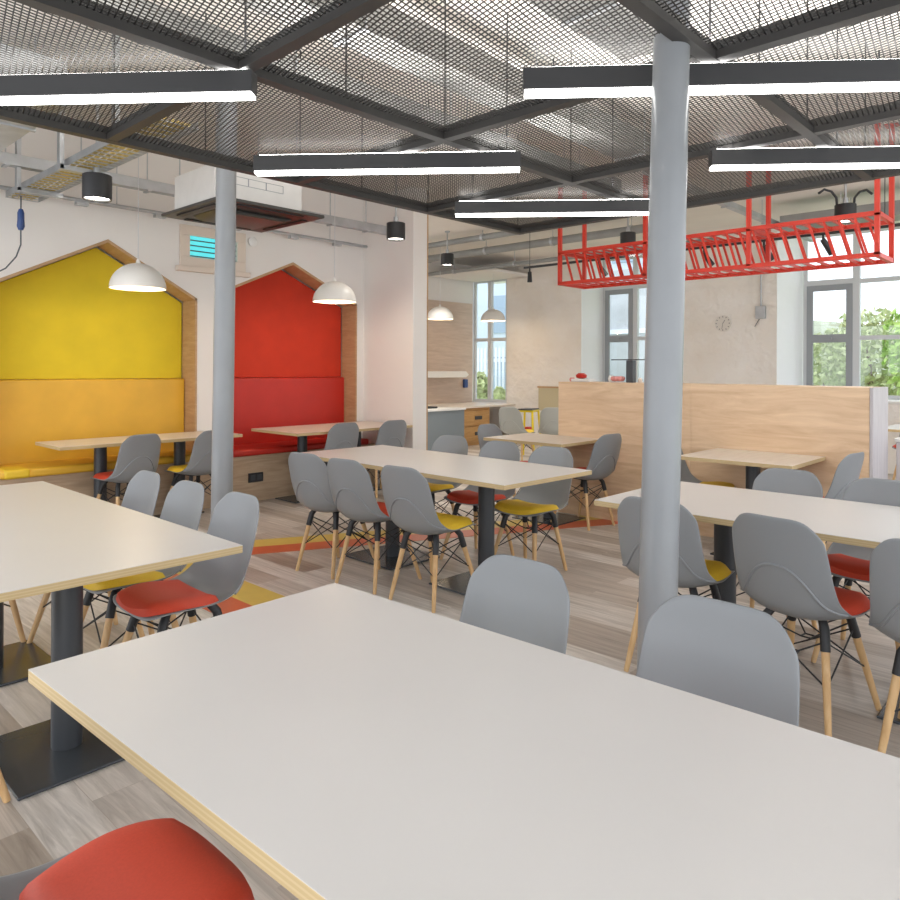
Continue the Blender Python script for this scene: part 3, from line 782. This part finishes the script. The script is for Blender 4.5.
for x in (FX, BX):
    for y in (YA, 2.453, 3.46, YB):
        b = MB(); b.bar((x-ox, y-oy, Z1-oz+t/2), (x-ox, y-oy, CZ-.001-oz), t, t); b.box(x-ox-.05, x-ox+.05, y-oy-.05, y-oy+.05, CZ-.012-oz, CZ-.001-oz)
        b.build('hanger', M['rack'], r)

# ------------------------------------------------------------------ drum downlights, track spots, pendants
GD = 'black drum downlights'
def drum(x, y, z, label, loops=False, en=85):
    r = empty('ceiling_drum_light', (x, y, z-.085), 0, label, 'light', GD)
    b = MB(); b.lathe([(.093, .0), (.097, .004), (.097, .168), (.093, .172), (.0, .172)], n=28, cap=False)
    b.lathe([(.093, .0), (.085, .004), (.085, .06)], n=28, cap=False)
    b.build('housing', M['black'], r, smooth=True)
    b = MB(); b.lathe([(.084, .016), (.084, .03)], n=24); b.build('lamp', M['spotg'], r)
    b = MB(); b.tube([(0, 0, .17), (0, 0, CZ-z+.085-.002)], .011, 10); b.tube([(0, 0, .17), (0, 0, .235)], .026, 12)
    b.tube([(0, 0, CZ-z+.085-.02), (0, 0, CZ-z+.085-.002)], .04, 12)
    b.build('drop_rod', M['galv'], r, smooth=True)
    l = bpy.data.lights.new('downlight', 'SPOT'); l.energy = en; l.spot_size = 2.4; l.spot_blend = .6; l.color = (1, .94, .86); l.shadow_soft_size = .08
    o = bpy.data.objects.new('downlight', l); COL.objects.link(o); o.location = (x, y, z-.09); o['kind'] = 'structure'
    if loops:
        for sg in (-1, 1):
            b = MB(); b.tube([(sg*.06, -sg*.06, .16), (sg*.065, -sg*.065, .24), (sg*.10, -sg*.10, .30), (sg*.15, -sg*.15, .32), (sg*.19, -sg*.19, .28)], .012, 8)
            b.build('flex_hose', M['black'], r, smooth=True)
    return r
drum(2.01, 5.31, 2.65, 'black drum downlight at the left near the cable tray', False, 12)
drum(5.08, 5.54, 2.80, 'black drum downlight beside the white pier', False, 8)
drum(7.92, 7.49, 3.02, 'smallest black drum downlight, before the kitchen corner', False, 150)
drum(8.26, 4.64, 3.03, 'black drum downlight behind the left part of the red rack')
drum(7.84, 2.02, 2.92, 'black drum downlight with two hose loops above the right end of the red rack', True)

r = empty('lighting_track', (8.4, 4.4, 2.83), 0, 'thin black lighting track along the window wall', 'track')
b = MB(); b.box(-.015, .015, -2.9, 2.0, 0, .03); b.build('rail', M['black'], r)
for y in (-2.6, -.4, 1.9):
    b = MB(); b.tube([(0, y, .03), (0, y, CZ-2.83-.002)], .004, 6); b.build('suspension_wire', M['black'], r)
lab = ['black track spotlight beside the suspended white panel', 'black track spotlight behind the left end of the red rack', 'black track spotlight behind the middle of the red rack', 'black track spotlight right of the rack middle', 'black track spotlight at the right end of the red rack']
for y, l in zip((6.30, 5.15, 3.70, 3.0, 2.38), lab):
    r = empty('track_spotlight', (8.4, y, 2.829), 0, l, 'spotlight', 'track spotlights')
    b = MB(); b.tube([(0, 0, 0), (0, 0, -.06)], .012, 8); b.build('stem', M['black'], r)
    b = MB(); tilt = 0 if y > 6 else .07
    b.tube([(-tilt*.3, 0, -.05), (tilt, -tilt, -.20)], [.028, .036], 14); b.build('head', M['black'], r, smooth=True)

GPd = 'white dome pendants'
def pend(x, y, z, label, cz=CZ):
    r = empty('pendant_lamp', (x, y, z), 0, label, 'pendant lamp', GPd)
    R = .225; H = .215
    b = MB()
    out = [(R*math.cos(a*PI/2/12)+.0001, H*math.sin(a*PI/2/12)) for a in range(13)]
    b.lathe(out, n=40, cap=False)
    sh = b.build('lamp_shade', M['shade'], r, smooth=True)
    b = MB(); inn = [((R-.005)*math.cos(a*PI/2/12)+.0001, .0005+(H-.006)*math.sin(a*PI/2/12)) for a in range(13)]
    b.lathe(inn, n=40, cap=False); b.build('shade_lining', M['shadein'], sh, smooth=True)
    b = MB(); b.lathe([(.005, -.0), (.04, .02), (.045, .05), (.02, .09), (.018, .12)], c=(0, 0, .06), n=16); b.build('bulb', M['bulb'], r, smooth=True)
    b = MB(); b.tube([(0, 0, H-.002), (0, 0, H+.035)], [.022, .010], 12); b.build('cap', M['shade'], r, smooth=True)
    b = MB(); b.tube([(0, 0, H+.03), (0, 0, cz-z-.002)], .003, 6); b.build('cord', M['framel'], r)
    return r
pend(2.644, 6.10, 2.045, 'white dome pendant hanging before the yellow nook')
pend(4.643, 6.00, 2.065, 'white dome pendant hanging before the red nook')
pend(8.711, 8.40, 2.20, 'white dome pendant before the kitchen oak panelling')
pend(10.10, 8.40, 2.24, 'white dome pendant before the kitchen window', 3.10)

# ------------------------------------------------------------------ air conditioning cassette
r = empty('ceiling_air_conditioner', (3.175, 5.325, 2.62), 0, 'ceiling air conditioning cassette with black fascia and pale metal casing', 'air conditioner')
b = MB(); b.box(-.43, .36, -.31, .33, .03, .31); b.build('casing', M['acw'], r, bevel=.004)
b = MB(); b.box(-.475, .475, -.475, .475, 0, .028); fa = b.build('fascia', M['acd'], r, bevel=.008)
b = MB(); b.prism([(-.33, 0), (.33, 0), (.24, -.035), (-.24, -.035)], 'y', -.24, .24); b.build('air_grille', M['acd'], fa, bevel=.012, smooth=True)
b = MB()
for k in range(4):
    a = k*PI/2; c, s_ = math.cos(a), math.sin(a); p = (c*.40, s_*.40, -.004); q = (-s_*.30, c*.30, 0)
    b.bar((p[0]-q[0], p[1]-q[1], p[2]), (p[0]+q[0], p[1]+q[1], p[2]), .05, .012)
b.build('flap', M['black'], fa)
b = MB()
for k in range(3): 
    x0 = -.30+k*.16
    for (a0, a1, z0, z1) in ((x0, x0+.16, .235, .239), (x0, x0+.16, .175, .179), (x0, x0+.004, .175, .239), (x0+.156, x0+.16, .175, .239)):
        b.box(a0, a1, -.3125, -.309, z0, z1)
b.build('knockout_outline', M['framed'], r)
for sx, sy in ((-.40, -.28), (.33, -.28), (-.40, .30), (.33, .30)):
    b = MB(); b.tube([(sx, sy, .31), (sx, sy, CZ-2.62-.002)], .005, 6); b.build('suspension_rod', M['galv'], r)
b = MB(); b.tube([(.36, .05, .17), (.44, .05, .17), (.50, .06, .22), (.52, .07, .32), (.53, .08, .45)], .022, 12); b.build('pipe', M['galv'], r, smooth=True)

# ------------------------------------------------------------------ ducts, trays, pipes
def duct(name, box, label, cat, mat='galv', bevel=.004, straps=()):
    x0, x1, y0, y1, z0, z1 = box
    cx, cy = (x0+x1)/2, (y0+y1)/2
    r = empty(name, (cx, cy, z0), 0, label, cat)
    b = MB(); b.box(x0-cx, x1-cx, y0-cy, y1-cy, 0, z1-z0); b.build('body', M[mat], r, bevel=bevel)
    L = 'x' if x1-x0 > y1-y0 else 'y'
    n = max(2, int(max(x1-x0, y1-y0)/1.2)); 
    for k in range(n):
        f = (k+.5)/n; b = MB()
        if L == 'x':
            x = x0+(x1-x0)*f-cx; b.box(x-.015, x+.015, y0-cy-.012, y1-cy+.012, -.012, 0)
            for y in (y0-cy-.008, y1-cy+.008): b.tube([(x, y, -.01), (x, y, CZ-z0-.002)], .005, 6)
        else:
            y = y0+(y1-y0)*f-cy; b.box(x0-cx-.012, x1-cx+.012, y-.015, y+.015, -.012, 0)
            for x in (x0-cx-.008, x1-cx+.008): b.tube([(x, y, -.01), (x, y, CZ-z0-.002)], .005, 6)
        b.build('bracket', M['galv'], r)
    return r
duct('ceiling_duct', (.2, 5.9, 2.78, 3.02, 3.08, 3.26), 'square galvanised duct above the mesh, running towards the right window', 'duct', 'ductshade')
duct('ceiling_duct', (.2, 5.9, 3.38, 3.52, 3.0, 3.12), 'narrower galvanised duct above the mesh near its far edge', 'duct', 'ductshade')
duct('ceiling_duct', (.0, 6.4, .1, .45, 3.08, 3.30), 'wide duct above the mesh at the right of the photo', 'duct', 'ductshade')
duct('ceiling_duct', (.0, 3.6, 1.75, 2.05, 3.10, 3.30), 'grey duct above the mesh over the large linear light', 'duct', 'ductshade')
def ctray(name, x0, x1, y0, y1, z, label, cab):
    cx, cy = (x0+x1)/2, (y0+y1)/2
    r = empty(name, (cx, cy, z), 0, label, 'cable tray')
    b = MB(); X0, X1, Y0, Y1 = x0-cx, x1-cx, y0-cy, y1-cy
    if x1-x0 < y1-y0:
        b.box(X0, X0+.004, Y0, Y1, 0, .05); b.box(X1-.004, X1, Y0, Y1, 0, .05)
        n = int((Y1-Y0)/.08)
        for k in range(n+1): y = Y0+(Y1-Y0)*k/n; b.box(X0, X1, y-.008, y+.008, 0, .004)
    b.build('rails', M['galv'], r)
    if cab:
        c = MB()
        for k in range(5):
            x = X0+.05+(X1-X0-.1)*k/4
            c.tube([(x+.01*math.sin(k+j*1.3), Y0+(Y1-Y0)*j/10, .018+.004*(j % 2)) for j in range(11)], .011, 7)
        c.build('cables', M['ycable'], r, smooth=True)
    n = max(2, int((Y1-Y0)/.8))
    for k in range(n):
        b = MB(); y = Y0+(Y1-Y0)*(k+.5)/n
        b.box(X0-.05, X1+.03, y-.025, y+.025, -.035, -.002)
        b.box(X0-.055, X0-.025, y-.025, y+.025, -.03, CZ-z-.002)
        b.build('bracket', M['galv'], r)
    return r
ctray('cable_tray', 1.83, 2.08, 3.99, 6.75, 2.78, 'galvanised cable tray with yellowish cables at the upper left', True)
r = duct('ceiling_duct', (1.12, 1.50, 4.4, 6.7, 2.86, 3.12), 'galvanised box duct in the upper left corner', 'duct')
b = MB(); b.box(1.5, 5.66, 6.24, 6.32, 2.93, 3.03)
r = empty('cable_trunking', (3.6, 6.28, 2.93), 0, 'grey metal trunking running along the nook wall', 'trunking')
b = MB(); b.box(-2.2, 2.05, -.04, .04, 0, .09); b.build('body', M['galv'], r, bevel=.003)
for x in (-1.9, -1.35, -.8, .6, 1.2, 1.7):
    b = MB(); b.box(x-.015, x+.015, -.05, .05, -.012, 0); b.tube([(x, 0, -.012), (x, 0, CZ-2.93-.002)], .005, 6)
    b.build('bracket', M['galv'], r)
r = empty('wall_conduit', (3.6, 6.68, 2.84), 0, 'thin conduit with small clips along the nook wall below the trunking', 'conduit')
b = MB(); b.tube([(-2.6, 0, 0), (2.05, 0, 0)], .018, 10); b.build('pipe', M['galv'], r, smooth=True)
for x in (-1.9, -1.2, -.5, .3, 1.0, 1.6):
    b = MB(); b.box(x-.05, x+.05, -.03, .03, -.045, -.015); b.build('clip', M['galv'], r)
for x in (-2.0, -.9, .5, 1.5):
    b = MB(); b.tube([(x, 0, .018), (x, 0, CZ-2.84-.002)], .004, 6); b.build('hanger', M['galv'], r)
# pipes by the window wall
def pipe(x, y0, y1, z, rad, label):
    r = empty('ceiling_pipe', (x, (y0+y1)/2, z), 0, label, 'pipe')
    h = (y1-y0)/2
    b = MB(); b.tube([(0, -h, 0), (0, h, 0)], rad, 16); b.build('pipe', M['pipe'], r, smooth=True)
    n = max(2, int((y1-y0)/1.3))
    for k in range(n):
        b = MB(); y = -h+(2*h)*(k+.5)/n; b.tube([(0, y-.02, 0), (0, y+.02, 0)], rad+.012, 16); b.tube([(0, y, rad), (0, y, CZ-z-.002)], .006, 6)
        b.build('clamp', M['galv'], r, smooth=True)
pipe(8.9, 4.3, 9.5, 3.28, .06, 'thick grey pipe running along below the ceiling before the kitchen')
pipe(8.2, 6.2, 9.5, 3.34, .045, 'thinner grey pipe running beside the thick one towards the kitchen')
pipe(9.5, 4.0, 9.5, 3.12, .035, 'thin grey pipe below the thick one, ending behind the red rack')
duct('ceiling_duct', (9.2, 9.6, -1.0, 3.1, 3.10, 3.26), 'flat grey duct under the ceiling above the right window', 'duct', 'pipe')
duct('cable_trunking', (6.0, 10.8, 3.15, 3.23, 3.16, 3.22), 'pale blue-grey trunking crossing the ceiling behind the red rack', 'trunking', 'galv')
r = empty('hanging_power_cable', (1.90, 6.60, 2.78), 0, 'grey cable with a blue plug hanging in the upper left corner', 'cable')
b = MB(); b.tube([(0, 0, -.001), (0, 0, -.12)], .006, 8); b.tube([(0, 0, -.28), (0, 0, -.40), (-.03, .01, -.50), (-.10, .03, -.60), (-.22, .06, -.68)], .006, 8); b.build('cable', M['cable'], r, smooth=True)
b = MB(); b.tube([(0, 0, -.11), (0, 0, -.14), (0, 0, -.19), (0, 0, -.25), (0, 0, -.28)], [.016, .026, .026, .03, .018], 12); b.build('plug', M['blue'], r, smooth=True)

# ------------------------------------------------------------------ outside
b = MB(); b.box(12.0, 60, -30, 40, -.9, -.6); struct(b.build('ground', M['grass']))
b = MB()
b.grid(lambda i, j: (24+i*26, -12+j*40, -.8+i*5.2+.4*math.sin(j*21)+.3*math.sin(i*9+j*13)), 20, 30)
struct(b.build('hillside', M['hill'], smooth=True))
def tree(x, y, h, rad, mat, label, g):
    r = empty('tree', (x, y, -.6), 0, label, 'tree', g)
    b = MB(); b.tube([(0, 0, 0), (.05, 0, h*.35), (.0, .05, h*.7)], [.12, .09, .04], 8); b.build('trunk', M['bark'], r, smooth=True)
    b = MB(); rn = random.Random(int(x*10+y*7))
    for k in range(2600):
        a = rn.uniform(0, 2*PI); c = rn.uniform(-1, 1); q = rad*rn.uniform(.3, 1)**.5
        px, py, pz = q*math.sqrt(1-c*c)*math.cos(a), q*math.sqrt(1-c*c)*math.sin(a), h*.62+q*c*h*.36/rad
        s = rn.uniform(.06, .13); d1 = Vector((rn.uniform(-1, 1), rn.uniform(-1, 1), rn.uniform(-1, 1))).normalized()
        d2 = d1.cross(Vector((rn.uniform(-1, 1), rn.uniform(-1, 1), .3))).normalized(); p = Vector((px, py, pz))
        b.add([p-d1*s, p+d2*s*.5, p+d1*s, p-d2*s*.5], [(0, 1, 2, 3)])
    b.build('foliage', M[mat], r)
TG = 'trees outside the right window'
tree(20.5, 4.7, 3.6, 1.2, 'leafp', 'pale leafy tree outside, behind the grey casement of the right window', TG)
tree(18, 2.6, 3.9, 1.3, 'leaf', 'bright green tree outside the right window, at the right photo edge', TG)
tree(17.0, .0, 3.5, 1.3, 'leaf', 'green tree outside the right window, just past the photo edge', TG)
tree(25, 7.0, 3.2, 1.4, 'leafp', 'pale tree farther off outside the right window', TG)
r = empty('building', (21, 17.3, -.6), .2, 'pale bluish building with rows of windows outside the kitchen window', 'building')
b = MB(); b.box(0, 5, -5.6, 6, 0, 8); b.build('walls', M['bldg'], r)
for k in range(7):
    for j in range(3):
        b = MB(); b.box(-.04, 0, -5.4+k*1.6, -4.5+k*1.6, 1.0+j*2.3, 2.4+j*2.3); b.build('window', M['bwin'], r)
r = empty('fence', (15.5, 12.0, -.6), 0, 'white picket fence outside the kitchen window', 'fence')
b = MB()
for k in range(40): b.box(0, .02, -2.5+k*.13, -2.43+k*.13, 0, 2.55)
b.build('pickets', M['fence'], r)
b = MB(); b.box(.02, .05, -2.55, 2.8, .4, .48); b.box(.02, .05, -2.55, 2.8, 2.15, 2.25); b.build('rails', M['fence'], r)
tree(14.6, 12.6, 1.9, .32, 'leafp', 'yellow-green shrub in front of the picket fence', 'shrubs by the fence')
tree(14.4, 11.75, 1.5, .2, 'leafp', 'smaller yellow-green shrub at the right of the picket fence', 'shrubs by the fence')
r = empty('building', (17, 9.4, -.6), -.1, 'grey stone building filling the view through the middle window', 'building')
b = MB(); b.box(0, 3, -1.9, 1.7, 0, 4.6); b.build('walls', M['bldg2'], r)
b = MB(); b.box(-.05, 0, -1.9, 1.7, 2.9, 3.02); b.build('string_course', M['fence'], r)

# ------------------------------------------------------------------ light
W = bpy.data.worlds.new('World'); SC.world = W; W.use_nodes = True
bg = W.node_tree.nodes['Background']; bg.inputs['Color'].default_value = (.93, .96, 1, 1); bg.inputs['Strength'].default_value = 1.7
def area(name, loc, rot, sx, sy, e, col=(1, 1, 1)):
    l = bpy.data.lights.new(name, 'AREA'); l.shape = 'RECTANGLE'; l.size = sx; l.size_y = sy; l.energy = e; l.color = col
    o = bpy.data.objects.new(name, l); COL.objects.link(o); o.location = loc; o.rotation_euler = rot; o['kind'] = 'structure'; return o
# daylight coming in at the windows
sun = bpy.data.lights.new('sun', 'SUN'); sun.energy = 1.2; sun.angle = .3; sun.color = (1, .97, .92)
so = bpy.data.objects.new('sun', sun); COL.objects.link(so); so.rotation_euler = (math.radians(-50), math.radians(-25), 0); so['kind'] = 'structure'
for (x, y) in ((2.644, 6.1), (4.643, 6.0), (8.711, 8.4), (10.1, 8.4)):
    l = bpy.data.lights.new('pendant_glow', 'POINT'); l.energy = 5; l.color = (1, .82, .6); l.shadow_soft_size = .05
    o = bpy.data.objects.new('pendant_glow', l); COL.objects.link(o); o.location = (x, y, 2.07 if y < 7 else 2.22); o['kind'] = 'structure'

# ------------------------------------------------------------------ camera
f, py0, roll, H, th = 721.1, 367.8, .0038, 1.386, .8177
cam = bpy.data.cameras.new('Camera'); co = bpy.data.objects.new('Camera', cam); COL.objects.link(co)
cam.sensor_width = 36; cam.sensor_fit = 'HORIZONTAL'; cam.lens = 36*f/900
cam.shift_y = -(450-py0)/900; cam.clip_start = .05; cam.clip_end = 200
R = Vector((math.cos(th), -math.sin(th), 0)); U = Vector((0, 0, 1)); F = Vector((math.sin(th), math.cos(th), 0))
R2 = R*math.cos(roll)+U*math.sin(roll); U2 = U*math.cos(roll)-R*math.sin(roll)
co.matrix_world = Matrix(((R2.x, U2.x, -F.x, 0), (R2.y, U2.y, -F.y, 0), (R2.z, U2.z, -F.z, H), (0, 0, 0, 1)))
SC.camera = co
vs = SC.view_settings; vs.view_transform = 'Standard'; vs.look = 'None'; vs.gamma = 1; vs.use_curve_mapping = False
vs.exposure = 0.40
